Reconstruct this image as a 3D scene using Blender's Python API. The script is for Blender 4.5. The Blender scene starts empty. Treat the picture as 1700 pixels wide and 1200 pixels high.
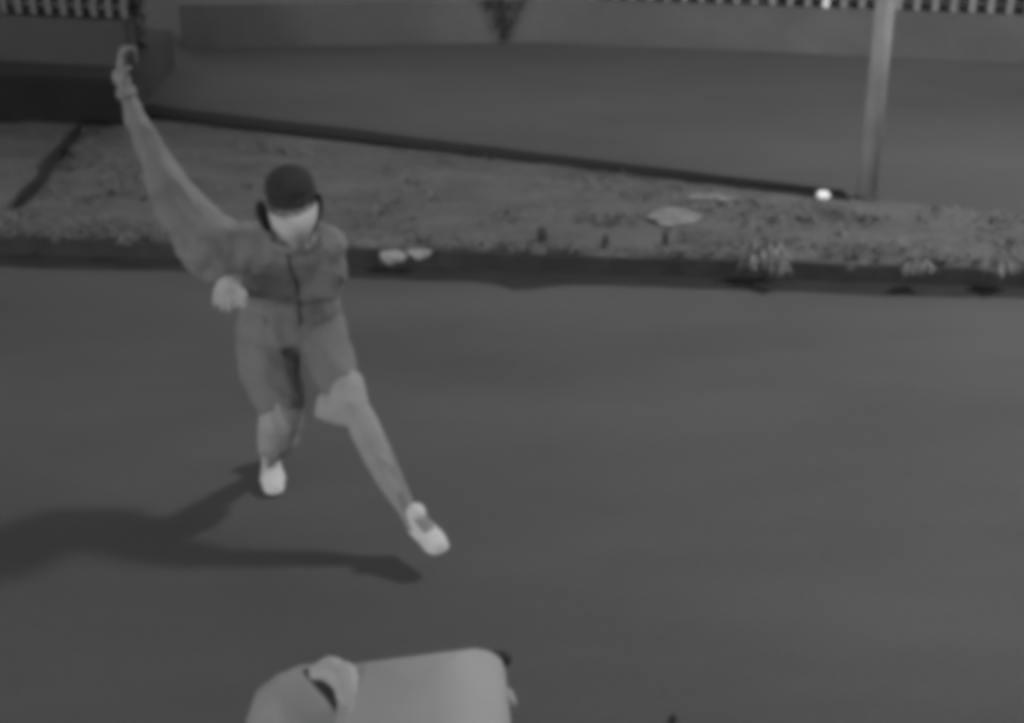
import bpy, math, random
from mathutils import Vector, Matrix, noise
random.seed(7)
C = bpy.context.scene
COL = C.collection
R = math.radians

# ---------------------------------------------------------------- camera
TH, FPX, CH = R(25), 2487.0, 3.6
cam_d = bpy.data.cameras.new('camera')
cam = bpy.data.objects.new('camera', cam_d); COL.objects.link(cam)
cam.location = (0, 0, CH); cam.rotation_euler = (R(90) - TH, 0, 0)
cam_d.sensor_width = 36; cam_d.lens = FPX / 1700 * 36
cam_d.clip_start = 0.05; cam_d.clip_end = 600
C.camera = cam

# ---------------------------------------------------------------- night sky
W = bpy.data.worlds.new('World'); C.world = W; W.use_nodes = True
nt = W.node_tree; bg = nt.nodes['Background']
sky = nt.nodes.new('ShaderNodeTexSky'); sky.sky_type = 'NISHITA'; sky.sun_disc = False
sky.sun_elevation = R(3); sky.sun_rotation = R(-140)
bw = nt.nodes.new('ShaderNodeRGBToBW')                     # a monochrome night camera
nt.links.new(sky.outputs[0], bw.inputs[0]); nt.links.new(bw.outputs[0], bg.inputs[0])
bg.inputs[1].default_value = 0.112

# ---------------------------------------------------------------- the street lamp's light, out of frame to the right
LAMP = Vector((6.6, 8.78, 7.4))
ld = bpy.data.lights.new('lamp_light', 'POINT'); ld.energy = 610; ld.shadow_soft_size = 0.5
lo = bpy.data.objects.new('lamp_light', ld); COL.objects.link(lo); lo.location = LAMP

C.view_settings.view_transform = 'Standard'; C.view_settings.look = 'None'
C.view_settings.gamma = 1; C.view_settings.use_curve_mapping = False
C.view_settings.exposure = 2.2
C.render.engine = 'CYCLES'
C.cycles.use_denoising = True
C.cycles.filter_width = 7.5        # soft, low-resolution sensor
C.cycles.max_bounces = 4

# ---------------------------------------------------------------- helpers
FW = Vector((0, math.cos(TH), -math.sin(TH))); UP = Vector((0, math.sin(TH), math.cos(TH)))
def ray(px, py):
    return FW + Vector((1, 0, 0)) * ((px - 850) / FPX) - UP * ((py - 600) / FPX)
def P(px, py, Y):                      # point at depth Y seen at that place of the photograph
    d = ray(px, py); return Vector((0, 0, CH)) + d * (Y / d.y)
def G(px, py, z=0.0):                  # point on the level z
    d = ray(px, py); return Vector((0, 0, CH)) + d * ((z - CH) / d.z)

def mat(name, base, rough=0.85, var=0.25, scale=3.0, bump=0.0, bscale=40.0, stretch=(1, 1, 1), fine=0.0, metal=0.0, spec=0.3):
    m = bpy.data.materials.new(name); m.use_nodes = True
    n = m.node_tree; b = n.nodes['Principled BSDF']
    b.inputs['Roughness'].default_value = rough; b.inputs['Metallic'].default_value = metal
    b.inputs['Specular IOR Level'].default_value = spec
    tc = n.nodes.new('ShaderNodeNewGeometry'); mp = n.nodes.new('ShaderNodeMapping')
    mp.inputs['Scale'].default_value = stretch
    n.links.new(tc.outputs['Position'], mp.inputs['Vector'])
    nz = n.nodes.new('ShaderNodeTexNoise'); nz.inputs['Scale'].default_value = scale
    nz.inputs['Detail'].default_value = 5; nz.inputs['Roughness'].default_value = 0.6
    n.links.new(mp.outputs[0], nz.inputs['Vector'])
    cr = n.nodes.new('ShaderNodeMapRange'); cr.inputs['From Min'].default_value = 0.3; cr.inputs['From Max'].default_value = 0.7
    cr.inputs['To Min'].default_value = base * (1 - var); cr.inputs['To Max'].default_value = base * (1 + var)
    n.links.new(nz.outputs['Fac'], cr.inputs['Value'])
    out = cr.outputs[0]
    if fine:
        n2 = n.nodes.new('ShaderNodeTexNoise'); n2.inputs['Scale'].default_value = bscale; n2.inputs['Detail'].default_value = 3
        n.links.new(mp.outputs[0], n2.inputs['Vector'])
        c2 = n.nodes.new('ShaderNodeMapRange'); c2.inputs['From Min'].default_value = 0.3; c2.inputs['From Max'].default_value = 0.7
        c2.inputs['To Min'].default_value = 1 - fine; c2.inputs['To Max'].default_value = 1 + fine
        n.links.new(n2.outputs['Fac'], c2.inputs['Value'])
        mu = n.nodes.new('ShaderNodeMath'); mu.operation = 'MULTIPLY'
        n.links.new(out, mu.inputs[0]); n.links.new(c2.outputs[0], mu.inputs[1]); out = mu.outputs[0]
    cc = n.nodes.new('ShaderNodeCombineColor')
    for k in range(3): n.links.new(out, cc.inputs[k])
    n.links.new(cc.outputs[0], b.inputs['Base Color'])
    if bump:
        bn = n.nodes.new('ShaderNodeTexNoise'); bn.inputs['Scale'].default_value = bscale; bn.inputs['Detail'].default_value = 4
        n.links.new(tc.outputs['Position'], bn.inputs['Vector'])
        bp = n.nodes.new('ShaderNodeBump'); bp.inputs['Strength'].default_value = bump; bp.inputs['Distance'].default_value = 0.02
        n.links.new(bn.outputs['Fac'], bp.inputs['Height']); n.links.new(bp.outputs[0], b.inputs['Normal'])
    return m

M = dict(
    asphalt=mat('asphalt', 0.070, 0.9, 0.24, 0.42, 0.25, 60, (0.5, 1.3, 1), 0.10),
    gutter=mat('damp_gutter', 0.022, 0.95, 0.25, 3, 0.2, 50, (1, 2, 1), 0.15),
    forecourt=mat('forecourt_paving', 0.062, 0.9, 0.20, 0.5, 0.15, 50, (0.6, 1, 1), 0.06),
    soil=mat('verge_soil', 0.088, 0.95, 0.26, 2.2, 0.6, 25, (0.7, 1.6, 1), 0.22),
    far=mat('far_ground', 0.04, 0.95, 0.2, 0.4),
    kerb=mat('kerb_concrete', 0.036, 0.9, 0.3, 4, 0.3, 40, (1, 1, 1), 0.15),
        wall=mat('wall_render', 0.083, 0.9, 0.24, 0.8, 0.2, 40, (1, 1, 1), 0.08),
    darkwall=mat('dark_wall_render', 0.045, 0.9, 0.14, 1.1, 0.2, 40, (1, 1, 1), 0.08),
    terrace=mat('terrace_soil', 0.034, 0.95, 0.15, 1.5),
    darkface=mat('near_black_face', 0.008, 0.95, 0.3, 4),  # mottled near-black base colour for the retaining wall's face and capping
    post_shade=mat('post_shadow_strip', 0.009, 0.9, 0.3, 6),  # shadow colour for the strip laid along the signpost's cast shadow
    dull_picket=mat('dull_picket_paint', 0.09, 0.6, 0.2, 6),
    picket=mat('picket_paint', 0.15, 0.6, 0.2, 6),
    pale_picket=mat('pale_picket_paint', 0.6, 0.6, 0.1, 6),
    dark_rail=mat('dark_rail', 0.03, 0.6, 0.2, 6),
    leaf=mat('hedge_leaf', 0.035, 0.8, 0.4, 4),
    ivy=mat('ivy_leaf', 0.04, 0.8, 0.3, 6),
    grass=mat('grass_blade', 0.115, 0.85, 0.4, 3),
    weed=mat('weed_leaf', 0.165, 0.8, 0.3, 9),
    steel=mat('galvanised_steel', 0.235, 0.6, 0.12, 5, spec=0.2),
    sign=mat('sign_back', 0.2, 0.6, 0.1, 2),
    branch=mat('branch_bark', 0.012, 0.95, 0.3, 20),
    litter=mat('pale_litter', 0.24, 0.8, 0.15, 20),
    white=mat('white_litter', 0.8, 0.6, 0.05, 20),
    stone=mat('dark_stone', 0.02, 0.8, 0.3, 30),
    skin=mat('skin', 0.165, 0.7, 0.06, 8),
    jacket=mat('jacket_cloth', 0.145, 0.9, 0.10, 5, 0.15, 90),
    shorts=mat('shorts_cloth', 0.135, 0.9, 0.10, 5, 0.15, 90),
    band=mat('light_cloth', 0.24, 0.9, 0.08, 5, 0.1, 90),
    sock=mat('leg_cloth', 0.235, 0.9, 0.06, 5),
    mask=mat('pale_mask_cloth', 0.34, 0.9, 0.05, 14),
    glove=mat('pale_glove', 0.32, 0.9, 0.08, 20),
    shoe=mat('shoe_white', 0.48, 0.6, 0.08, 12),
    sole=mat('shoe_sole', 0.58, 0.6, 0.05, 12),
    tongue=mat('shoe_tongue', 0.19, 0.7, 0.05, 12),
    hair=mat('dark_hair', 0.006, 0.7, 0.3, 30),
    cap=mat('dark_cap', 0.022, 0.95, 0.2, 10),
    zip=mat('zip_dark', 0.05, 0.7, 0.2, 30),
    bin=mat('bin_plastic', 0.25, 0.6, 0.06, 3, 0.05, 30),
    bin2=mat('bin_grey_plastic', 0.205, 0.65, 0.1, 3, 0.05, 30),
    fitting=mat('pale_fitting', 0.3, 0.6, 0.1, 8),
    rubber=mat('black_rubber', 0.02, 0.7, 0.1, 8),
)

class MB:
    def __init__(s): s.v = []; s.f = []
    def add(s, vs, fs):
        o = len(s.v); s.v += [Vector(v) for v in vs]; s.f += [tuple(i + o for i in f) for f in fs]
    def box(s, c, size, rot=None):
        c = Vector(c); hx, hy, hz = (q / 2 for q in size)
        vs = [Vector((x, y, z)) for x in (-hx, hx) for y in (-hy, hy) for z in (-hz, hz)]
        if rot is not None: vs = [rot @ v for v in vs]
        s.add([c + v for v in vs], [(0, 1, 3, 2), (4, 6, 7, 5), (0, 4, 5, 1), (2, 3, 7, 6), (0, 2, 6, 4), (1, 5, 7, 3)])
    def ell(s, c, r, rot=None, n=16, k=9):
        c = Vector(c); r = (r, r, r) if not hasattr(r, '__len__') else r
        vs = []; fs = []
        for i in range(k + 1):
            a = math.pi * i / k
            for j in range(n):
                b = 2 * math.pi * j / n
                v = Vector((r[0] * math.sin(a) * math.cos(b), r[1] * math.sin(a) * math.sin(b), r[2] * math.cos(a)))
                vs.append(c + (rot @ v if rot is not None else v))
        for i in range(k):
            for j in range(n):
                fs.append((i * n + j, (i + 1) * n + j, (i + 1) * n + (j + 1) % n, i * n + (j + 1) % n))
        s.add(vs, fs)
    def loft(s, secs, n=18):           # secs: (centre, axis_u, axis_v) half axes; closed ends
        vs = []; fs = []
        for c, u, v in secs:
            for j in range(n):
                b = 2 * math.pi * j / n
                vs.append(Vector(c) + Vector(u) * math.cos(b) + Vector(v) * math.sin(b))
        m = len(secs)
        for i in range(m - 1):
            for j in range(n):
                fs.append((i * n + j, i * n + (j + 1) % n, (i + 1) * n + (j + 1) % n, (i + 1) * n + j))
        fs.append(tuple(reversed(range(n)))); fs.append(tuple((m - 1) * n + j for j in range(n)))
        s.add(vs, fs)
    def limb(s, pts, n=14):            # pts: (centre, radius), round joints
        for c, r in pts: s.ell(c, r, n=n, k=8)
        for (a, ra), (b, rb) in zip(pts, pts[1:]):
            a = Vector(a); b = Vector(b); d = (b - a)
            if d.length < 1e-5: continue
            d.normalize(); u = d.orthogonal().normalized(); w = d.cross(u)
            s.loft([(a, u * ra, w * ra), (b, u * rb, w * rb)], n)
    def tube(s, pts, n=10):            # one continuous sweep
        secs = []
        for i, (c, r) in enumerate(pts):
            a = Vector(pts[max(0, i - 1)][0]); b = Vector(pts[min(len(pts) - 1, i + 1)][0])
            d = (b - a).normalized(); ref = Vector((0, 0, 1)) if abs(d.z) < 0.9 else Vector((1, 0, 0))
            u = d.cross(ref).normalized(); w = d.cross(u)
            secs.append((c, u * r, w * r))
        s.loft(secs, n)
    def build(s, name, m, parent=None, smooth=False, base=None):
        me = bpy.data.meshes.new(name)
        b = Vector(base) if base is not None else Vector()
        if parent is not None and base is None: b = Vector(parent['_base']) if '_base' in parent else Vector()
        me.from_pydata([v - b for v in s.v], [], s.f); me.update()
        if smooth: me.polygons.foreach_set('use_smooth', [True] * len(me.polygons))
        me.materials.append(m)
        o = bpy.data.objects.new(name, me); COL.objects.link(o)
        if parent is not None: o.parent = parent
        elif base is not None: o.location = b
        return o

def remesh(o, voxel, smooth=4, factor=0.5, fold=0.0, fscale=9.0, cut=None):
    r = o.modifiers.new('r', 'REMESH'); r.mode = 'VOXEL'; r.voxel_size = voxel; r.use_smooth_shade = True
    q = o.modifiers.new('s', 'SMOOTH'); q.iterations = smooth; q.factor = factor
    dg = bpy.context.evaluated_depsgraph_get()
    me = bpy.data.meshes.new_from_object(o.evaluated_get(dg))
    old = o.data; o.modifiers.clear(); o.data = me; me.name = old.name
    bpy.data.meshes.remove(old)
    if fold:
        nn = [v.normal.copy() for v in me.vertices]
        for v, nr in zip(me.vertices, nn):
            p = v.co * fscale
            h = 0.8 * noise.noise(p * .8) + 1.1 * (0.45 - 2 * abs(noise.noise(Vector((p.x + .6 * p.z, p.y, p.z * 0.5 - .4 * p.x))))) + 0.35 * (0.4 - 2 * abs(noise.noise(p * 2.1)))
            v.co += nr * (h * fold)
    me.polygons.foreach_set('use_smooth', [True] * len(me.polygons)); me.update()
    return o

def tag(o, label=None, cat=None, group=None, kind=None):
    if label: o['label'] = label
    if cat: o['category'] = cat
    if group: o['group'] = group
    if kind: o['kind'] = kind
    return o
def thing(name, base, label, cat, group=None):
    o = bpy.data.objects.new(name, None); COL.objects.link(o); o.location = base
    o.empty_display_size = 0.1
    BASES[o.name] = Vector(base)
    return tag(o, label, cat, group)
BASES = {}
def part(mb, name, m, parent, smooth=False):
    top = parent
    while top.parent is not None: top = top.parent
    return mb.build(name, m, parent, smooth, base=BASES[top.name])

# ---------------------------------------------------------------- setting
KZ = 0.12                                                    # kerb height
K0 = G(570, 413, KZ); K1 = G(1700, 448, KZ)
kd = (K1 - K0); kd.z = 0; kd.normalize(); kn = Vector((-kd.y, kd.x, 0))     # along the kerb, away from the road
def kerb_at(t, off, z): p = K0 + kd * t + kn * off; return Vector((p.x, p.y, z))

g = MB(); g.add([(-250, -60, -0.03), (250, -60, -0.03), (250, 400, -0.03), (-250, 400, -0.03)], [(0, 1, 2, 3)])
tag(g.build('ground', M['far']), kind='structure')

r = MB()                                                     # road, gently uneven
nx, ny = 90, 40; vs = []; fs = []
for i in range(nx + 1):
    for j in range(ny + 1):
        p = kerb_at(-30 + 60 * i / nx, 0.02 - 16 * (j / ny), 0)
        p.z = 0.012 * noise.noise(p * 0.6) * max(0, min(1, (j - 1) / 4))
        vs.append(p)
for i in range(nx):
    for j in range(ny):
        a = i * (ny + 1) + j; fs.append((a, a + 1, a + ny + 2, a + ny + 1))
r.add(vs, fs)
tag(r.build('road', M['asphalt'], smooth=True), kind='structure')

gt = MB(); vs = []; fs = []; N = 220                         # dark damp gutter with a ragged outer edge
for i in range(N + 1):
    t = -14 + 28 * i / N
    w = 0.20 + 0.035 * noise.noise(Vector((t * 1.3, 0, 5))) + 0.02 * noise.noise(Vector((t * 6, 0, 2)))
    bul = kerb_at(t, 0, 0).x - G(872, 470).x
    w += 0.13 * math.exp(-(bul / 0.14) ** 2)
    vs += [kerb_at(t, 0.002, 0.006), kerb_at(t, -w, 0.005)]
for i in range(N): fs.append((2 * i, 2 * i + 1, 2 * i + 3, 2 * i + 2))
gt.add(vs, fs)
tag(gt.build('gutter', M['gutter']), kind='structure')

kb = MB(); t = -14.0                                         # kerbstones
while t < 14:
    L = 0.9
    c = kerb_at(t + L / 2, 0.065, (KZ - 0.06) / 2 + 0.004 * random.uniform(-1, 1))
    a = math.atan2(kd.y, kd.x) + random.uniform(-.002, .002)
    kb.box(c, (L + 0.001, 0.13, KZ + 0.06), Matrix.Rotation(a, 3, 'Z')); t += L
ko = kb.build('kerb', M['kerb']); tag(ko, kind='structure')
bv = ko.modifiers.new('b', 'BEVEL'); bv.width = 0.004; bv.segments = 2

# verge: rough soil between the kerb and the forecourt
fl0 = G(0, 178, KZ); fl1 = G(1400, 330, KZ)                   # forecourt edge runs under the sign's long shadow
fd = (fl1 - fl0).normalized()
def fore_edge(x): return fl0.y + fd.y / fd.x * (x - fl0.x)
vg = MB(); vs = []; fs = []; nx, ny = 300, 46
for i in range(nx + 1):
    x = -13 + 26 * i / nx
    for j in range(ny + 1):
        yk = K0.y + kd.y / kd.x * (x - K0.x) + 0.035 + .075 * noise.noise(Vector((x * 2.1, 4, 0))) + .05 * noise.noise(Vector((x * 8, 1, 0)))
        yf = max(yk + 0.6, min(fore_edge(x), 14.0))
        f = j / ny; f = f * f * .5 + f * .5; y = yk + (yf - yk) * f
        q = Vector((x, y, 0))
        z = KZ + 0.004 + 0.030 * noise.noise(q * 2.6) * min(1, f * 6 + .15, (1 - f) * 6 + .1) + 0.012 * noise.noise(q * 9) + 0.016 - (.05 if j == 0 else 0)
        vs.append((x, y, z))
for i in range(nx):
    for j in range(ny):
        a = i * (ny + 1) + j; fs.append((a, a + ny + 1, a + ny + 2, a + 1))
vg.add(vs, fs)
tag(vg.build('verge', M['soil'], smooth=True), kind='structure')

fc = MB(); vs = []; fs = []; N = 60
for i in range(N + 1):
    x = -16 + 32 * i / N
    yk = K0.y + kd.y / kd.x * (x - K0.x) + 0.12
    yf = max(yk + 0.6, min(fore_edge(x), 14.0)) - 0.03
    vs += [(x, yf, KZ), (x, 24, KZ)]
for i in range(N): fs.append((2 * i, 2 * i + 2, 2 * i + 3, 2 * i + 1))
fc.add(vs, fs)
tag(fc.build('forecourt', M['forecourt']), kind='structure')

# grass over the verge (uncountable)
gr = MB()
def blade(mb, p, h, w, lean):
    a = random.uniform(0, 6.283); d = Vector((math.cos(a), math.sin(a), 0)); l = Vector((-d.y, d.x, 0)) * lean * h
    mb.add([p - d * w, p + d * w, p + l + Vector((0, 0, h))], [(0, 1, 2)])
for i in range(26000):
    x = random.uniform(-6, 5.5); yk = K0.y + kd.y / kd.x * (x - K0.x) + 0.06
    yf = max(yk + 0.6, min(fore_edge(x), 14.0)); f = random.random() ** 1.5; y = yk + (yf - yk) * f
    dn = noise.noise(Vector((x * 1.7, y * 2.6, 3))) + 0.4 * noise.noise(Vector((x * 6, y * 6, 1))) + (0.25 if x > 0.8 else 0) + (0.2 if x < -2.6 else 0)
    edge = 0.35 if f < 0.06 else 0
    if dn + edge < 0.12: continue
    blade(gr, Vector((x, y, KZ + 0.005)), random.uniform(.015, .05), random.uniform(.008, .018), random.uniform(.6, 2.2))
tag(gr.build('grass', M['grass']), kind='stuff')

# ---------------------------------------------------------------- walls, railings, hedges
def strip(mb, pts, th, z0, z1):                               # a thick wall along a polyline, facing -Y
    secs = []
    for i, p in enumerate(pts):
        a = Vector(pts[max(0, i - 1)]); b = Vector(pts[min(len(pts) - 1, i + 1)])
        d = (b - a); d.z = 0; d.normalize(); n = Vector((-d.y, d.x, 0)); p = Vector(p)
        secs += [Vector((p.x, p.y, z0)), Vector((p.x, p.y, z1)), Vector((p.x + n.x * th, p.y + n.y * th, z1)), Vector((p.x + n.x * th, p.y + n.y * th, z0))]
    fs = []
    for i in range(len(pts) - 1):
        for k in range(4):
            a = i * 4 + k; b = i * 4 + (k + 1) % 4; fs.append((a, b, b + 4, a + 4))
    fs += [(3, 2, 1, 0), tuple(len(secs) - 4 + k for k in range(4))]
    mb.add(secs, fs)
def shifted(pts, n): return [Vector((p[0], p[1] + n, 0)) for p in pts]

A = G(385, 82, KZ); B = G(900, 70, KZ); D_ = G(1700, 104, KZ)
A = Vector((A.x - 0.5, A.y + .05, 0)); D2 = D_ + (D_ - B).normalized() * 3.5
line = [Vector((A.x, A.y, 0)), Vector((B.x, B.y, 0)), Vector((D_.x, D_.y, 0)), Vector((D2.x, D2.y, 0))]
WT = 0.50
wl = thing('boundary_wall', (B.x, B.y, KZ), 'long low pale rendered wall behind the forecourt, under the lighter railings', 'wall')
m_ = MB(); strip(m_, line, 0.22, 0, WT); part(m_, 'wall_body', M['wall'], wl)
m_ = MB(); strip(m_, shifted(line, -0.003), 0.226, WT, WT + 0.05); part(m_, 'coping', M['wall'], wl)

def railing(pts, z0, spacing, width, name, label, pmat, pale=None):
    t = thing(name, (pts[0].x, pts[0].y, z0), label, 'railing')
    lens = [(pts[i + 1] - pts[i]).length for i in range(len(pts) - 1)]
    tot = sum(lens); k = 0; s = 0.06
    for zz in (0.07, 0.92):
        m = MB(); strip(m, shifted(pts, 0.03), 0.04, z0 + zz, z0 + zz + 0.05); part(m, 'rail', M['dark_rail'], t)
    while s < tot and k < 96:
        q = s; i = 0
        while i < len(lens) - 1 and q > lens[i]: q -= lens[i]; i += 1
        p = pts[i] + (pts[i + 1] - pts[i]).normalized() * q
        m = MB(); h = 1.1 + random.uniform(-.01, .01)
        m.box((p.x, p.y + 0.012, z0 + h / 2 + 0.01), (width, 0.02, h))
        m.add([(p.x - width / 2, p.y + 0.002, z0 + h + .01), (p.x + width / 2, p.y + 0.002, z0 + h + .01), (p.x, p.y + 0.012, z0 + h + .06),
               (p.x - width / 2, p.y + 0.022, z0 + h + .01), (p.x + width / 2, p.y + 0.022, z0 + h + .01)], [(0, 1, 2), (4, 3, 2), (3, 0, 2), (1, 4, 2)])
        part(m, 'picket', M['pale_picket'] if pale is not None and k == pale else pmat, t)
        s += spacing; k += 1
    return t
R0 = G(1010, 75, KZ); r0 = B + (D_ - B) * ((R0.x - B.x) / (D_.x - B.x))
rl = [Vector((r0.x, r0.y + 0.08, 0)), Vector((D_.x, D_.y + 0.08, 0)), Vector((D2.x, D2.y + 0.08, 0))]
railing(rl, WT + 0.05, 0.172, 0.062, 'railing', 'pale upright pickets on the long low wall at the upper right', M['picket'], pale=12)

TZ = 0.47
t0 = G(0, 206, KZ); t1 = G(206, 212, KZ)
td = (t1 - t0).normalized(); tl = t0 - td * 4; te = G(212, 40, .6)
tw = thing('retaining_wall', (t1.x, t1.y, KZ), 'low near-black retaining wall at the left, in front of the dark garden wall', 'retaining wall')
m_ = MB(); strip(m_, [Vector((tl.x, tl.y, 0)), Vector((t1.x, t1.y, 0))], .16, 0, TZ); part(m_, 'wall_face', M['darkface'], tw)
m_ = MB(); strip(m_, [Vector((tl.x, tl.y - .004, 0)), Vector((t1.x + .004, t1.y - .004, 0))], .17, TZ, TZ + .02); part(m_, 'capping', M['darkface'], tw)
m_ = MB(); q0 = Vector((tl.x, tl.y + .17, 0)); q1 = Vector((t1.x, t1.y + .17, 0))
m_.add([(q0.x, q0.y, TZ), (q1.x, q1.y, TZ), (q1.x, q1.y + 1.9, TZ), (q0.x, q0.y + 1.9, TZ), (q0.x, q0.y, 0), (q1.x, q1.y, 0), (q1.x, q1.y + 1.9, 0), (q0.x, q0.y + 1.9, 0)],
       [(0, 1, 2, 3), (4, 5, 1, 0), (5, 6, 2, 1), (6, 7, 3, 2), (7, 4, 0, 3)])
tag(m_.build('terrace', M['terrace']), kind='structure')
# dark strip that paints in the signpost's shadow along the forecourt edge
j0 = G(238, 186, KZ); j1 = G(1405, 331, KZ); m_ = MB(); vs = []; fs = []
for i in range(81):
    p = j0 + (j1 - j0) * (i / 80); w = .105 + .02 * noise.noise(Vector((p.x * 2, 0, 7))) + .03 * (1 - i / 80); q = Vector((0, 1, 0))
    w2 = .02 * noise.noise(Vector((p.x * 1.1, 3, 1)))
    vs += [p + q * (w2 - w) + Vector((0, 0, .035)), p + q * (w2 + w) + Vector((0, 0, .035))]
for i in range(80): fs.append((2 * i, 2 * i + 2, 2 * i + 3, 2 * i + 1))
m_.add(vs, fs); jn = m_.build('post_shadow_strip', M['post_shade']); tag(jn, kind='structure')
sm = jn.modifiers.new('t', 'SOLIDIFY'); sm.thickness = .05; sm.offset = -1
l0 = G(0, 100, TZ); l1 = G(212, 112, TZ)
ll = [Vector((l0.x - 2.5, l0.y + .15, 0)), Vector((l0.x, l0.y, 0)), Vector((l1.x, l1.y, 0))]
LZ = (P(212, 36, l1.y)).z
lw = thing('boundary_wall', (l1.x, l1.y, KZ), 'short dark garden wall at the upper left that ends in a square corner', 'wall')
m_ = MB(); strip(m_, ll, 0.22, 0, LZ - .045); part(m_, 'wall_body', M['darkwall'], lw)
m_ = MB(); strip(m_, shifted(ll, -0.004), 0.23, LZ - .045, LZ); part(m_, 'coping', M['dark_rail'], lw)
railing(shifted(ll, 0.08), LZ, 0.140, 0.05, 'railing', 'dark pickets on the short dark wall at the upper left corner', M['dull_picket'])

def leaves(mb, n, fn, s0, s1):
    for i in range(n):
        p = fn(); s = random.uniform(s0, s1)
        rt = Matrix.Rotation(random.uniform(0, 6.28), 3, 'Z') @ Matrix.Rotation(random.uniform(-1.2, 1.2), 3, 'X')
        mb.add([p + rt @ Vector((-s * .4, 0, 0)), p + rt @ Vector((0, -s * .15, -s)), p + rt @ Vector((s * .4, 0, 0)), p + rt @ Vector((0, .1 * s, s))], [(0, 1, 2, 3)])
def hedge(pts, off, label, n, zt):
    tot = pts[-1] - pts[0]
    t = thing('hedge', (pts[0].x, pts[0].y + off, KZ), label, 'hedge')
    def fn():
        i = random.randrange(len(pts) - 1); f = random.random(); p = pts[i] + (pts[i + 1] - pts[i]) * f
        z = KZ + zt * random.random() ** 0.8 * (1 + .12 * noise.noise(p * 1.5))
        return Vector((p.x, p.y + off + random.uniform(-.25, .3) * (1.1 - .4 * z), z))
    m = MB(); leaves(m, n, fn, .03, .075); part(m, 'foliage', M['leaf'], t)
    m = MB()
    for k in range(14):
        p = pts[0] + tot * ((k + .5) / 14); q = Vector((p.x, p.y + off + .05, KZ))
        m.tube([(q, .03), (q + Vector((.03, .02, zt * .5)), .02), (q + Vector((-.02, 0, zt * .85)), .01)], 6)
    part(m, 'stem', M['branch'], t)
hedge([Vector((v.x, v.y, 0)) for v in rl], 0.62, 'dark clipped hedge growing behind the pale pickets at the upper right', 15000, 1.35)
hedge([Vector((v.x, v.y, 0)) for v in ll], 0.65, 'dark clipped hedge growing behind the dark pickets at the upper left', 9000, 1.5)

# dark ivy hanging over the long wall
def ivy(px0, px1, py1, n, label, fade):
    def onwall(px, py):
        d = ray(px, py); a = B if px > 900 else A; b = D_ if px > 900 else B
        e = Vector((b.x - a.x, b.y - a.y, 0)).normalized(); nn = Vector((-e.y, e.x, 0))
        k = (Vector((a.x, a.y, 0)) - Vector((0, 0, CH))).dot(nn) / d.dot(nn); return Vector((0, 0, CH)) + d * k
    tip = onwall((px0 + px1) / 2 + 2, py1)
    t = thing('ivy', (tip.x, tip.y, tip.z), label, 'ivy')
    def fn():
        f = random.random() ** 1.6; py = -4 + (py1 + 4) * f; h = (px1 - px0) / 2 * (1 - f) ** 0.8 + 3
        p = onwall((px0 + px1) / 2 + random.uniform(-h, h) * (1 if random.random() < .8 else 1.25) + 6 * f, py)
        return p + Vector((0, -random.uniform(.015, .07), 0))
    m = MB(); leaves(m, n, fn, .015, .035); part(m, 'leaf_mass', M['ivy'], t)
    m = MB(); top = onwall((px0 + px1) / 2, -4)
    m.tube([(top + Vector((0, -.03, 0)), .012), (top * .5 + tip * .5 + Vector((.015, -.03, 0)), .009), (tip + Vector((0, -.025, 0)), .005)], 6)
    part(m, 'stem', M['branch'], t)
ivy(798, 866, 66, 260, 'dark ivy tapering to a point halfway along the long pale wall', 1)

# ---------------------------------------------------------------- signpost (its panel is above the frame, its shadow is in it)
pb = G(1437, 333, KZ)
sp = thing('signpost', (pb.x, pb.y, KZ), 'tall grey metal signpost standing on the verge at the right', 'signpost')
top = P(1470, 0, pb.y)
m_ = MB(); PH = 4.75; lean = Vector((top.x - pb.x, 0, 0)) / (top.z - KZ)
def on_post(z): return Vector((pb.x, pb.y, z)) + lean * (z - KZ) * 1.0
m_.tube([(on_post(KZ - .05), .068), (on_post(KZ + 1.2), .066), (on_post(3), .064), (on_post(PH + .35), .062)], 18)
part(m_, 'pole', M['steel'], sp, True)
m_ = MB(); m_.tube([(on_post(KZ - .02), .085), (on_post(KZ + .03), .08), (on_post(KZ + .05), .066)], 18); part(m_, 'collar', M['dark_rail'], sp, True)
SIGN = dict(z0=4.05, z1=5.0, w=0.62)
ax = Vector((LAMP.x - pb.x, LAMP.y - pb.y, 0)).normalized(); sd = Vector((-ax.y, ax.x, 0))
m_ = MB()
c = on_post((SIGN['z0'] + SIGN['z1']) / 2) - ax * 0.07
rot = Matrix((sd, ax, Vector((0, 0, 1)))).transposed()
m_.box(c, (SIGN['w'], 0.012, SIGN['z1'] - SIGN['z0']), rot); part(m_, 'panel', M['sign'], sp)
m_ = MB()
for z in (SIGN['z0'] + .15, SIGN['z1'] - .15):
    m_ = MB(); m_.box(on_post(z) - ax * 0.03, (.16, .09, .04), rot); part(m_, 'bracket', M['dark_rail'], sp)

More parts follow.
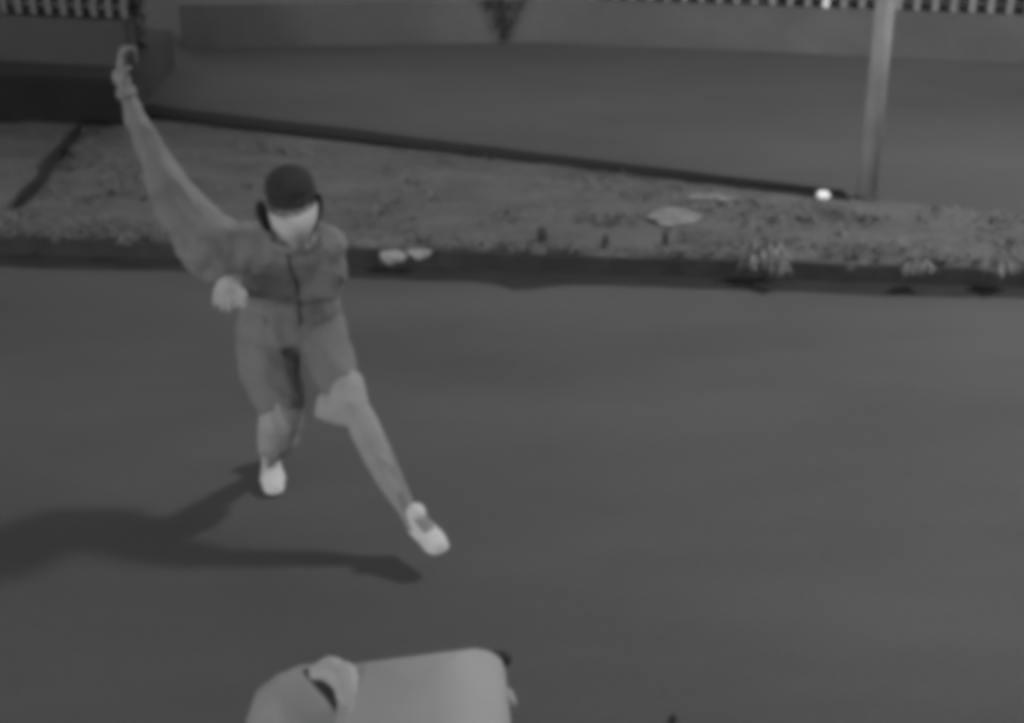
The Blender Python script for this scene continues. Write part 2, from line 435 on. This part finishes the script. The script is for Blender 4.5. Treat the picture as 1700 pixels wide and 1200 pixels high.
# ---------------------------------------------------------------- person
st = G(455, 812)                                             # standing foot
pe = thing('person', (st.x, st.y, 0), 'person in dark cap, pale face mask and baggy jacket striding forward, one arm flung up', 'person')
hips = P(478, 522, 6.24); hipR = P(445, 545, 6.26); hipL = P(522, 548, 6.20)
kneR = P(464, 688, 6.06); ankR = P(452, 757, 6.38)
kneL = P(598, 690, 5.90); ankL = P(684, 862, 5.70)
chest = P(474, 440, 6.12); neck = P(486, 398, 6.04); head = P(486, 345, 5.96)
shR = P(392, 416, 6.09); shL = P(538, 408, 6.07)
elR = P(284, 322, 6.0); wrR = P(217, 172, 5.98); haR = P(201, 138, 5.97)
elL = P(545, 470, 6.10); wrL = P(400, 468, 5.83)
X = Vector((1, 0, 0))
def len_(n, a, b): print('LEN', n, round((a - b).length, 3))
for n, a, b in (('thighR', hipR, kneR), ('shankR', kneR, ankR), ('thighL', hipL, kneL), ('shankL', kneL, ankL), ('torso', hips, neck), ('uarmR', shR, elR), ('farmR', elR, wrR), ('uarmL', shL, elL), ('farmL', elL, wrL)): len_(n, a, b)
print('Z', [round(q.z, 2) for q in (ankR, kneR, hips, neck, head, ankL, wrR)])

b = MB()
b.loft([(hips + Vector((0, 0, -.08)), X * .16, Vector((0, .11, 0))), (hips + Vector((0, 0, .08)), X * .155, Vector((0, .11, 0))),
        (chest, X * .17, Vector((0, .12, .02))), (P(480, 408, 6.06), X * .15, Vector((0, .09, .02)))])
b.limb([(P(484, 405, 6.06), .062), (P(486, 378, 6.0), .058)])
b.limb([(hipR, .09), (kneR, .058), (kneR * .6 + ankR * .4, .055), (ankR, .038)])
b.limb([(hipL, .09), (kneL, .058), (kneL * .65 + ankL * .35 + Vector((0, .015, 0)), .056), (ankL, .036)])
b.limb([(shR, .06), (P(335, 385, 6.05), .052), (elR, .042), (elR * .6 + wrR * .4, .04), (wrR, .028)])
b.limb([(shL, .06), (elL, .042), (P(490, 477, 6.09), .04), (P(430, 474, 5.975), .036), (wrL, .028)])
# head: local frame x right, y to the back, z up
HR = Matrix.Rotation(R(-6), 3, 'Y') @ Matrix.Rotation(R(8), 3, 'X')
HS = 1.12
def H(x, y, z): return head + HR @ (Vector((x, y, z)) * HS)
b.ell(H(0, .015, .045), (.078 * HS, .095 * HS, .085 * HS), HR)
b.ell(H(0, -.005, -.02), (.074 * HS, .08 * HS, .07 * HS), HR)
b.limb([(H(-.045, -.02, -.03), .036), (H(-.018, -.055, -.105), .026), (H(.018, -.055, -.105), .026), (H(.045, -.02, -.03), .036)])
b.ell(H(0, -.06, -.075), (.04, .03, .04), HR)
b.limb([(H(0, -.083, .012), .010), (H(0, -.108, -.030), .015)], 10)                       # nose
for s_ in (-1, 1):
    b.ell(H(s_ * .014, -.096, -.032), .010); b.ell(H(s_ * .08, .01, -.01), (.012, .024, .036), HR)   # nostril, ear
    b.ell(H(s_ * .03, -.076, .022), (.026, .012, .008), HR)                                # brow
b.ell(H(0, -.086, -.062), (.026, .012, .007), HR); b.ell(H(0, -.085, -.074), (.022, .012, .008), HR)   # lips
# raised hand round the stone
stn = P(217, 98, 5.96)
along = (haR - wrR).normalized()
palm = P(202, 132, 5.97)
b.ell(palm, (.034, .026, .048), Matrix.Rotation(R(-25), 3, 'Y'))
b.limb([(wrR, .028), (palm, .028)])
for k, (dz, ln) in enumerate(((.036, .9), (.014, 1.0), (-.008, .95), (-.030, .78))):      # four fingers behind the stone, tips curling round its far side
    base_ = P(199, 120, 5.97) + Vector((-.002, .006, dz * .9))
    k1 = stn + Vector((-.036, .016 * ln, dz * .8 + .004)); k2 = stn + Vector((-.020, .030 * ln, dz * .8 + .010)); k3 = stn + Vector((.004, .034, dz * .8 + .008)); k4 = stn + Vector((.016, .028, dz * .8 + .002))
    b.limb([(base_, .011), (k1, .0105), (k2, .0098), (k3, .009), (k4, .008)], 8)
b.limb([(palm + Vector((.016, -.012, .0)), .014), (stn + Vector((-.020, -.030, -.034)), .012), (stn + Vector((.004, -.036, -.024)), .010)], 8)  # thumb across the front
# lower hand hanging from the forearm
def low_hand(b, g):
    hp = P(379, 477, 5.78)
    b.ell(hp, (.048 + g, .026 + g, .044 + g), Matrix.Rotation(R(12), 3, 'Y')); b.limb([(P(394, 470, 5.81), .030 + g), (hp + Vector((.01, 0, .02)), .030 + g)])
    for px, py, r_, bend in ((359, 503, .0110, .3), (370, 512, .0112, .5), (382, 514, .0112, .6), (393, 508, .0100, .5)):
        a_ = P(px + 2, 480, 5.775); t_ = P(px - 1, py, 5.765)
        m1 = a_ * .5 + t_ * .5 + Vector((0, -.016 * bend, 0)); b.limb([(a_, r_ + .001 + g), (m1, r_ + g), (t_ + Vector((0, .012 * bend, -.004)), r_ - .002 + g)], 8)
    b.limb([(P(393, 474, 5.76), .015 + g), (P(405, 490, 5.75), .0125 + g), (P(404, 507, 5.755), .0105 + g)], 8)
low_hand(b, 0)
bo = part(b, 'body', M['skin'], pe); remesh(bo, .006, 4, .5)

gl = MB(); low_hand(gl, .0035); o_ = part(gl, 'glove', M['glove'], pe); remesh(o_, .005, 2, .4)
# eyes
for s_ in (-1, 1):
    e = MB(); e.ell(H(s_ * .03, -.072, .004), .012); part(e, 'eye', M['hair'], pe, True)

m_ = MB()                                                     # pale cloth mask tied over nose and chin
def MR(z, w, f): return [(H(math.sin(a) * w, .02 - math.cos(a) * f, z)) for a in [R(-95 + 190 * k / 18) for k in range(19)]]
rows = [MR(.012, .092, .112), MR(-.010, .092, .136), MR(-.035, .088, .150), MR(-.065, .076, .138), MR(-.095, .056, .118), MR(-.125, .034, .098), MR(-.150, .014, .078)]
vs = [q for rw in rows for q in rw]; fs = [(i * 19 + k, i * 19 + k + 1, (i + 1) * 19 + k + 1, (i + 1) * 19 + k) for i in range(6) for k in range(18)]
m_.add(vs, fs); mk = part(m_, 'face_mask', M['mask'], pe, True); q_ = mk.modifiers.new('t', 'SOLIDIFY'); q_.thickness = .003

# trousers: dark baggy upper, pale lower band
t = MB()
t.loft([(P(478, 500, 6.22), X * .215, Vector((0, .15, 0))), (P(480, 530, 6.23), X * .225, Vector((0, .145, 0))), (P(482, 560, 6.22), X * .225, Vector((0, .14, 0)))])
t.limb([(P(438, 550, 6.25), .135), (P(448, 610, 6.17), .150), (P(463, 662, 6.09), .120)])
t.limb([(P(530, 550, 6.2), .13), (P(550, 600, 6.08), .108), (P(558, 628, 6.0), .098)])
to = part(t, 'trousers', M['shorts'], pe); remesh(to, .009, 5, .5, .010, 9)
def cuff(pts, name, par):
    m = MB(); m.limb(pts); o = part(m, name, M['band'], par); remesh(o, .007, 4, .5, .006, 12); return o
cuff([(P(464, 668, 6.07), .098), (P(467, 694, 6.05), .100), (P(462, 722, 6.08), .092), (P(455, 738, 6.16), .076)], 'trouser_cuff', to)
m_ = MB(); ux = Vector((.98, 0, -.2))
m_.limb([(P(572, 640, 5.98), .088), (P(580, 668, 5.93), .083), (P(590, 690, 5.90), .066)])
m_.limb([(P(545, 668, 5.95), .06), (P(539, 682, 5.93), .048), (P(575, 690, 5.9), .05)])
o_ = part(m_, 'trouser_cuff', M['band'], to); remesh(o_, .007, 4, .5, .005, 12)
# leg coverings
m_ = MB(); m_.limb([(P(596, 690, 5.9), .066), (P(612, 725, 5.86), .068), (P(640, 785, 5.80), .060), (P(672, 840, 5.73), .041), (P(686, 868, 5.70), .038)])
o_ = part(m_, 'legging', M['sock'], pe); remesh(o_, .007, 3, .5, .004, 14)
m_ = MB(); m_.limb([(P(457, 730, 6.16), .062), (P(453, 746, 6.26), .050), (P(453, 756, 6.34), .042)])
o_ = part(m_, 'legging', M['sock'], pe); remesh(o_, .007, 3, .5, .003, 14)

# shoes
def shoe(heel, toe, up, wid, label=None):
    d = (toe - heel); L = d.length; d.normalize(); sx = d.cross(up).normalized(); u = sx.cross(d).normalized()
    def q(f, h, s=0): return heel + d * (L * f) + u * h + sx * s
    m = MB()
    m.loft([(q(0.0, .045), sx * .028, u * .035), (q(.06, .05), sx * .036, u * .05), (q(.25, .055), sx * .04, u * .055), (q(.5, .045), sx * .046, u * .044), (q(.75, .034), sx * wid, u * .034), (q(.92, .026), sx * .043, u * .025), (q(1.0, .022), sx * .026, u * .015)], 20)
    m.limb([(q(.2, .07), .042), (q(.17, .105), .044)])
    so = part(m, 'shoe', M['shoe'], pe); remesh(so, .006, 3, .5)
    m = MB()
    m.loft([(q(-.02, 0.002), sx * .03, d * .001 + u * .012), (q(.08, .004), sx * .042, u * .015), (q(.5, .006), sx * .046, u * .014), (q(.78, .006), sx * .054, u * .015), (q(.95, .008), sx * .044, u * .013), (q(1.02, .012), sx * .022, u * .01)], 20)
    s2 = part(m, 'sole', M['sole'], so); remesh(s2, .005, 2, .5)
    m = MB(); m.loft([(q(.26, .10), sx * .03, u * .012), (q(.42, .088), sx * .032, u * .012), (q(.62, .070), sx * .03, u * .012), (q(.70, .058), sx * .018, u * .01)], 14)
    part(m, 'tongue', M['tongue'], so, True)
    return so
heelR = G(449, 764); heelR.z = .012; toeR = G(456, 825); toeR.z = .014
shoe(heelR, toeR, Vector((0, 0, 1)), .062)
heelL = P(688, 874, 5.72); toeL = P(735, 917, 5.53)
print('heelL', heelL, 'toeL', toeL, 'R', heelR, toeR)
shoe(heelL, toeL, Vector((-.15, -.1, 1)).normalized(), .052)

# jacket
j = MB()
j.loft([(P(481, 556, 6.215), X * .240, Vector((0, .150, .0))), (P(481, 540, 6.215), X * .238, Vector((0, .150, .0))), (P(481, 515, 6.21), X * .228, Vector((0, .145, .0))), (P(481, 490, 6.20), X * .220, Vector((0, .14, .0))), (P(480, 460, 6.17), X * .226, Vector((0, .14, .03))),
        (P(474, 430, 6.13), X * .25, Vector((0, .14, .04))), (P(470, 408, 6.10), X * .225, Vector((0, .12, .04))), (P(480, 394, 6.06), X * .13, Vector((0, .10, .03))), (P(485, 386, 6.04), X * .085, Vector((0, .085, .02)))])
j.limb([(P(402, 412, 6.08), .115), (P(470, 412, 6.1), .13), (P(538, 408, 6.07), .098)])
j.limb([(P(396, 418, 6.09), .12), (P(342, 398, 6.06), .128), (P(302, 350, 6.03), .108), (P(274, 300, 6.0), .085), (P(248, 242, 5.99), .058), (P(226, 198, 5.98), .043), (P(212, 158, 5.975), .034)])
j.limb([(P(370, 435, 6.08), .12), (P(340, 426, 6.07), .098), (P(310, 385, 6.04), .085)])       # loose cloth under the arm
j.limb([(P(538, 410, 6.07), .088), (P(550, 440, 6.07), .076), (P(545, 472, 6.08), .070), (P(490, 478, 6.075), .066), (P(430, 474, 5.965), .056), (P(400, 470, 5.82), .044)])
jo = part(j, 'jacket', M['jacket'], pe); remesh(jo, .009, 6, .5, .010, 9)
# hood collar round the neck
m_ = MB(); cpts = []
for k in range(25):
    a = math.pi * (-.46 + 1.92 * k / 24); bk = max(0, math.sin(a))
    cpts.append((P(486, 394, 6.03) + Vector((math.cos(a) * .098, math.sin(a) * .105 + .01, .012 + .030 * math.sin(a) - .02 * bk)), .026 + .028 * bk))
m_.limb(cpts, 10)
m_.ell(P(486, 396, 6.16), (.12, .07, .085))
ho = part(m_, 'hood', M['jacket'], jo); remesh(ho, .008, 3, .5, .010, 12)
# wrist cuffs
for a_, b_, r_ in ((P(212, 160, 5.975), P(207, 147, 5.973), .039), (P(404, 471, 5.84), P(393, 470, 5.81), .046)):
    m_ = MB(); m_.tube([(a_, r_ * .95), (a_ * .7 + b_ * .3, r_ * 1.06), (a_ * .3 + b_ * .7, r_ * 1.06), (b_, r_ * .95)], 18)
    part(m_, 'sleeve_cuff', M['jacket'], jo, True)
# zip down the front: lies on the jacket's surface
import mathutils
from mathutils.bvhtree import BVHTree
bpy.context.view_layer.update()
dgr = bpy.context.evaluated_depsgraph_get()
tree = BVHTree.FromObject(jo, dgr); tree2 = BVHTree.FromObject(to, dgr)
def drape(px, py, tr, off=.004):
    d = ray(px, py).normalized(); o = Vector((0, 0, CH)) - BASES[pe.name]
    h = tr.ray_cast(o, d); return (h[0] + BASES[pe.name] - d * off) if h[0] is not None else None
zp = [drape(*q, tree) for q in [(466 + 26 * f + 3 * math.sin(6 * f), 402 + 62 * f) for f in [q / 10 for q in range(11)]] + [(493, 474), (494, 486), (495, 498), (496, 512), (497, 526), (498, 540)]]
zp = [(q, .007) for q in zp if q is not None]
m_ = MB(); m_.tube(zp, 8); part(m_, 'zip', M['zip'], jo, True)

for x0, x1 in ((405, 440), (520, 552)):
    r0 = [drape(x0 + (x1 - x0) * q / 6, 522 + (4 if x0 < 480 else -4) * q / 6, tree, .006) for q in range(7)]
    r1 = [drape(x0 + (x1 - x0) * q / 6, 536 + (4 if x0 < 480 else -4) * q / 6, tree, .010) for q in range(7)]
    if None in r0 or None in r1: continue
    m_ = MB(); m_.add(r0 + r1, [(q, q + 7, q + 8, q + 1) for q in range(6)]); o_ = part(m_, 'pocket_flap', M['shorts'], jo)
    q_ = o_.modifiers.new('t', 'SOLIDIFY'); q_.thickness = .006; q_.offset = 0

# hair and cap
m_ = MB()
m_.ell(H(0, .045, .035), (.094 * HS, .085 * HS, .095 * HS), HR)
m_.limb([(P(432, 340, 5.99), .020), (P(434, 352, 5.98), .026), (P(440, 368, 5.98), .022), (P(446, 382, 6.0), .014)])
m_.limb([(P(530, 325, 5.99), .016), (P(529, 340, 5.98), .021), (P(527, 358, 5.98), .020), (P(520, 376, 6.0), .013)])
o_ = part(m_, 'hair', M['hair'], pe); remesh(o_, .006, 3, .5, .004, 22)
m_ = MB()
m_.ell(H(0, .02, .082), (.095 * HS, .105 * HS, .078 * HS), HR)
m_.ell(H(0, .006, .046), (.094 * HS, .102 * HS, .032 * HS), HR)
m_.ell(H(0, .02, .16), .012)
o_ = part(m_, 'cap', M['cap'], pe); remesh(o_, .006, 3, .5)

# the thing in the raised hand
m_ = MB(); m_.ell(stn, (.022, .024, .046), Matrix.Rotation(R(8), 3, 'Y'), 14, 9)
for v in m_.v: v += (v - stn) * .25 * noise.noise(v * 22)
tag(m_.build('stone', M['stone'], base=stn, smooth=True), 'small dark stone gripped in the raised hand', 'stone')

# ---------------------------------------------------------------- wheelie bins at the bottom edge
def rbox(mb, c, sx, sy, rad, n=6):
    vs = []
    for (qx, qy, a0) in ((1, 1, 0), (-1, 1, 90), (-1, -1, 180), (1, -1, 270)):
        for k in range(n + 1):
            a = R(a0 + 90 * k / n); vs.append((qx * (sx / 2 - rad) + math.cos(a) * rad, qy * (sy / 2 - rad) + math.sin(a) * rad))
    return vs
def ring_loft(mb, rings, cap=True):
    n = len(rings[0]); vs = [v for rg in rings for v in rg]; fs = []
    for i in range(len(rings) - 1):
        for k in range(n): fs.append((i * n + k, i * n + (k + 1) % n, (i + 1) * n + (k + 1) % n, (i + 1) * n + k))
    fs.append(tuple(reversed(range(n)))); fs.append(tuple((len(rings) - 1) * n + k for k in range(n)))
    mb.add(vs, fs)
def wheelie(base, yaw, bm, label, dome, handles, grip, W=.56, Dp=.66, Ht=.98):
    t = thing('wheelie_bin', base, label, 'wheelie bin', None)
    rz = Matrix.Rotation(yaw, 3, 'Z'); base = Vector(base)
    def tr(p): return base + rz @ Vector(p)
    m = MB()
    def ring(z, sx, sy, rad, dz=None): return [tr((x, y, z + (dz(x, y) if dz else 0))) for x, y in rbox(None, None, sx, sy, rad)]
    ring_loft(m, [ring(.06, W * .74, Dp * .74, .05), ring(.08, W * .8, Dp * .78, .05), ring(Ht - .06, W * .95, Dp * .95, .05), ring(Ht - .04, W * .99, Dp * .99, .05), ring(Ht, W * .99, Dp * .99, .05)])
    part(m, 'bin_body', bm, t)
    m = MB()
    dm = lambda f: (lambda x, y: dome * f * (.5 + .5 * math.cos(math.pi * max(-1, min(1, (x - .03) / (W * .62))))))
    ring_loft(m, [ring(Ht + .004, W * 1.02, Dp * 1.02, .04), ring(Ht + .035, W * 1.03, Dp * 1.03, .04, dm(.75)), ring(Ht + .06, W * 1.0, Dp * 1.0, .04, dm(.95)), ring(Ht + .072, W * .88, Dp * .9, .05, dm(1)), ring(Ht + .076, W * .7, Dp * .78, .05, dm(1)), ring(Ht + .078, W * .5, Dp * .62, .04, dm(1)), ring(Ht + .08, W * .3, Dp * .45, .03, dm(1)), ring(Ht + .08, W * .1, Dp * .25, .02, dm(1))])
    lid = part(m, 'lid', bm, t, True)
    if handles:
        m = MB(); zz = Ht + .06
        m.limb([(G(528, 1116, zz), .026), (G(552, 1112, zz + .01), .040), (G(575, 1128, zz + .01), .042), (G(582, 1160, zz), .034), (G(588, 1198, zz), .024)], 10)
        o_ = part(m, 'hinge_strap', M['fitting'], lid); remesh(o_, .008, 3, .5, .006, 18)
        m = MB(); m.tube([(G(508, 1114, zz - .03), .010), (G(528, 1130, zz - .02), .018), (G(548, 1152, zz - .02), .018), (G(566, 1182, zz - .03), .014), (G(572, 1215, zz - .04), .01)], 8)  # dark strip standing in for the shade in the gap beside the strap
        part(m, 'gap_shade', M['rubber'], lid, True)
        m = MB(); m.limb([(tr((W / 2 + .004, .20, Ht + .04)), .020), (tr((W / 2 + .008, .165, Ht + .04)), .022)], 10); part(m, 'lug', bm, lid, True)
    if grip:
        m = MB(); m.limb([(tr((W / 2 - .07, Dp / 2 + .025, Ht + .055)), .026), (tr((W / 2 + .005, Dp / 2 + .022, Ht + .05)), .024)], 10); part(m, 'grip', M['rubber'], lid)
    for sx in (-1, 1):
        m = MB(); c = tr((sx * (W * .36), -Dp * .30, .10)); u = rz @ Vector((1, 0, 0))
        m.loft([(c - u * .025, rz @ Vector((0, .1, 0)), Vector((0, 0, .1))), (c + u * .025, rz @ Vector((0, .1, 0)), Vector((0, 0, .1)))], 20)
        part(m, 'wheel', M['rubber'], t)
    return t
wheelie((-.232, 3.14, 0), R(4), M['bin'], 'pale wheelie bin with a domed lid and a broad light hinge strap', .095, True, True, W=.455)
sk = G(498, 1215, .72)
so_ = thing('rubbish_sack', (sk.x, sk.y, 0), 'full grey rubbish sack slumped against the left side of the wheelie bin', 'rubbish sack')
m_ = MB()
m_.limb([((sk.x, sk.y, .22), .21), ((sk.x, sk.y, .5), .21), ((sk.x + .01, sk.y + .02, .74), .17), (P(512, 1150, sk.y + .10), .09), (P(520, 1138, sk.y + .13), .05)])
m_.limb([(P(470, 1200, sk.y + .03), .07), (P(505, 1140, sk.y + .12), .055)])
o_ = part(m_, 'sack_body', M['bin2'], so_); remesh(o_, .012, 6, .5, .010, 7)
m_ = MB(); m_.limb([(P(516, 1128, sk.y + .15), .024), (P(528, 1118, sk.y + .16), .018)]); o_ = part(m_, 'knot', M['fitting'], so_); remesh(o_, .006, 2, .5, .004, 20)

# ---------------------------------------------------------------- verge odds and ends
def weed(px, py, n, size, label, fl=.0):
    p = G(px, py, KZ); o = thing('weed_clump', p, label, 'weed', 'weeds growing over the kerb')
    m = MB()
    for i in range(n):
        a = random.uniform(0, 6.283); l = size * random.uniform(.5, 1.1); d = Vector((math.cos(a), math.sin(a) * .8 - .25, 0))
        w = Vector((-d.y, d.x, 0)).normalized() * size * .09; h = size * random.uniform(.3, .9)
        q = p + Vector((random.uniform(-1, 1) * size * .35, random.uniform(-.3, .3) * size, 0))
        mid = q + d * l * .5 + Vector((0, 0, h)); tip = q + d * l + Vector((0, 0, h * random.uniform(-.3, .7)))
        m.add([q - w * .4, q + w * .4, mid + w, tip, mid - w], [(0, 1, 2, 4), (4, 2, 3)])
    part(m, 'leaves', M['weed'], o)
    m = MB()
    for k in range(3): m.tube([(p + Vector((.02 * k - .02, 0, -.02)), .006), (p + Vector((.04 * k - .04, -.02, size * .5)), .004)], 5)
    part(m, 'stems', M['grass'], o); return o
weed(1268, 436, 70, .17, 'large pale weed clump spilling over the kerb, below the signpost')
weed(1290, 452, 30, .10, 'small weed sprig trailing down the kerb, beside the large pale clump')
weed(1522, 452, 40, .11, 'low weed clump on the kerb, midway between the signpost and the right edge')
weed(1658, 452, 50, .13, 'bright weed clump on the kerb at the right edge of the view')
weed(212, 402, 26, .08, 'small dull weed on the kerb behind the person')
weed(95, 398, 26, .09, 'small dull weed on the kerb at the left edge of the view')
weed(1395, 395, 34, .10, 'loose weed tuft on the verge below the foot of the signpost')

def crumple(name, c, sx, sy, sz, m, label, cat, group=None, rough=.75, yaw=0):
    mb = MB(); rz = Matrix.Rotation(yaw, 3, 'Z'); mb.ell((0, 0, 0), (sx / 2, sy / 2, sz / 2), None, 14, 9)
    for v in mb.v:
        k = 1 + rough * noise.noise(Vector((v.x / sx * 2.2 + c.x * 7, v.y / sy * 2.2 + c.y, v.z / sz * 2)))
        v *= k * (1 + .5 * rough * noise.noise(Vector((v.x / sx * 5, v.y / sy * 5 + c.x * 3, 2))))
    mb.v = [c + rz @ v for v in mb.v]
    return tag(mb.build(name, m, base=c), label, cat, group)
crumple('paper_scrap', G(1366, 325, KZ + .05), .10, .09, .085, M['white'], 'small bright white scrap beside the foot of the signpost', 'litter', rough=.2)
def at_kerb(px, py):
    x = G(px, py + 15, 0).x; return P(px, py, K0.y + kd.y / kd.x * (x - K0.x) - .07)
crumple('paper_scrap', at_kerb(655, 426), .17, .10, .075, M['litter'], 'larger pale scrap lying in the gutter beside the person', 'litter', 'scraps of litter')
crumple('paper_scrap', at_kerb(696, 422), .12, .08, .065, M['litter'], 'smaller pale scrap in the gutter, right of the larger one', 'litter', 'scraps of litter')
crumple('paper_scrap', G(1118, 362, KZ + .03), .30, .30, .06, M['weed'], 'wide flat pale scrap lying on the verge, left of the signpost', 'litter', 'scraps of litter')
crumple('paper_scrap', G(1185, 328, KZ + .02), .34, .12, .03, M['weed'], 'long thin pale strip lying on the verge beside the wide flat scrap', 'litter', 'scraps of litter')

br = thing('branch', G(80, 270, KZ), 'dark crooked fallen branch lying on the verge at the left', 'branch')
m_ = MB(); ptz = []
for x, y, rr in ((140, 206, .030), (122, 224, .040), (104, 246, .038), (84, 268, .042), (72, 296, .034), (54, 312, .045), (36, 332, .036), (26, 342, .015)):
    ptz.append((G(x, y, KZ + .045), rr))
m_.tube(ptz, 10); part(m_, 'limb', M['branch'], br, True)
m_ = MB(); m_.tube([(G(104, 246, KZ + .05), .02), (G(116, 256, KZ + .06), .014), (G(126, 262, KZ + .05), .006)], 8); part(m_, 'twig', M['branch'], br, True)
weed(136, 226, 20, .09, 'pale dry weed at the upper end of the fallen branch')

for px, py, hh, lab in ((899, 398, .12, 'thickest dark peg on the verge edge, first from the person'), (1004, 402, .09, 'short dark peg on the verge edge, second from the person'),
                        (1103, 402, .11, 'dark peg on the verge edge just below the wide flat pale scrap'), (1265, 410, .10, 'dark peg on the verge edge behind the large pale weed clump')):
    p = G(px, py + 10, KZ); o = thing('edging_peg', p, lab, 'peg', 'dark pegs along the verge edge'); m_ = MB(); w = .034 if px == 899 else .022
    m_.tube([(p + Vector((0, 0, -.04)), w), (p + Vector((.004, .004, hh * .7)), w), (p + Vector((.006, .006, hh)), w * .7)], 8); part(m_, 'stake', M['kerb'], o, True)
    m_ = MB(); m_.tube([(p + Vector((.006, .006, hh - .002)), w * .72), (p + Vector((.006, .006, hh + .006)), w * .5)], 8); part(m_, 'stake_top', M['kerb'], o, True)

for (x, y, s_, lab) in ((1117, 1193, .03, 'tiny dark stone on the road at the bottom edge'), ):
    crumple('pebble', G(x, y, .018), s_, s_, s_ * .9, M['stone'], lab, 'stone')
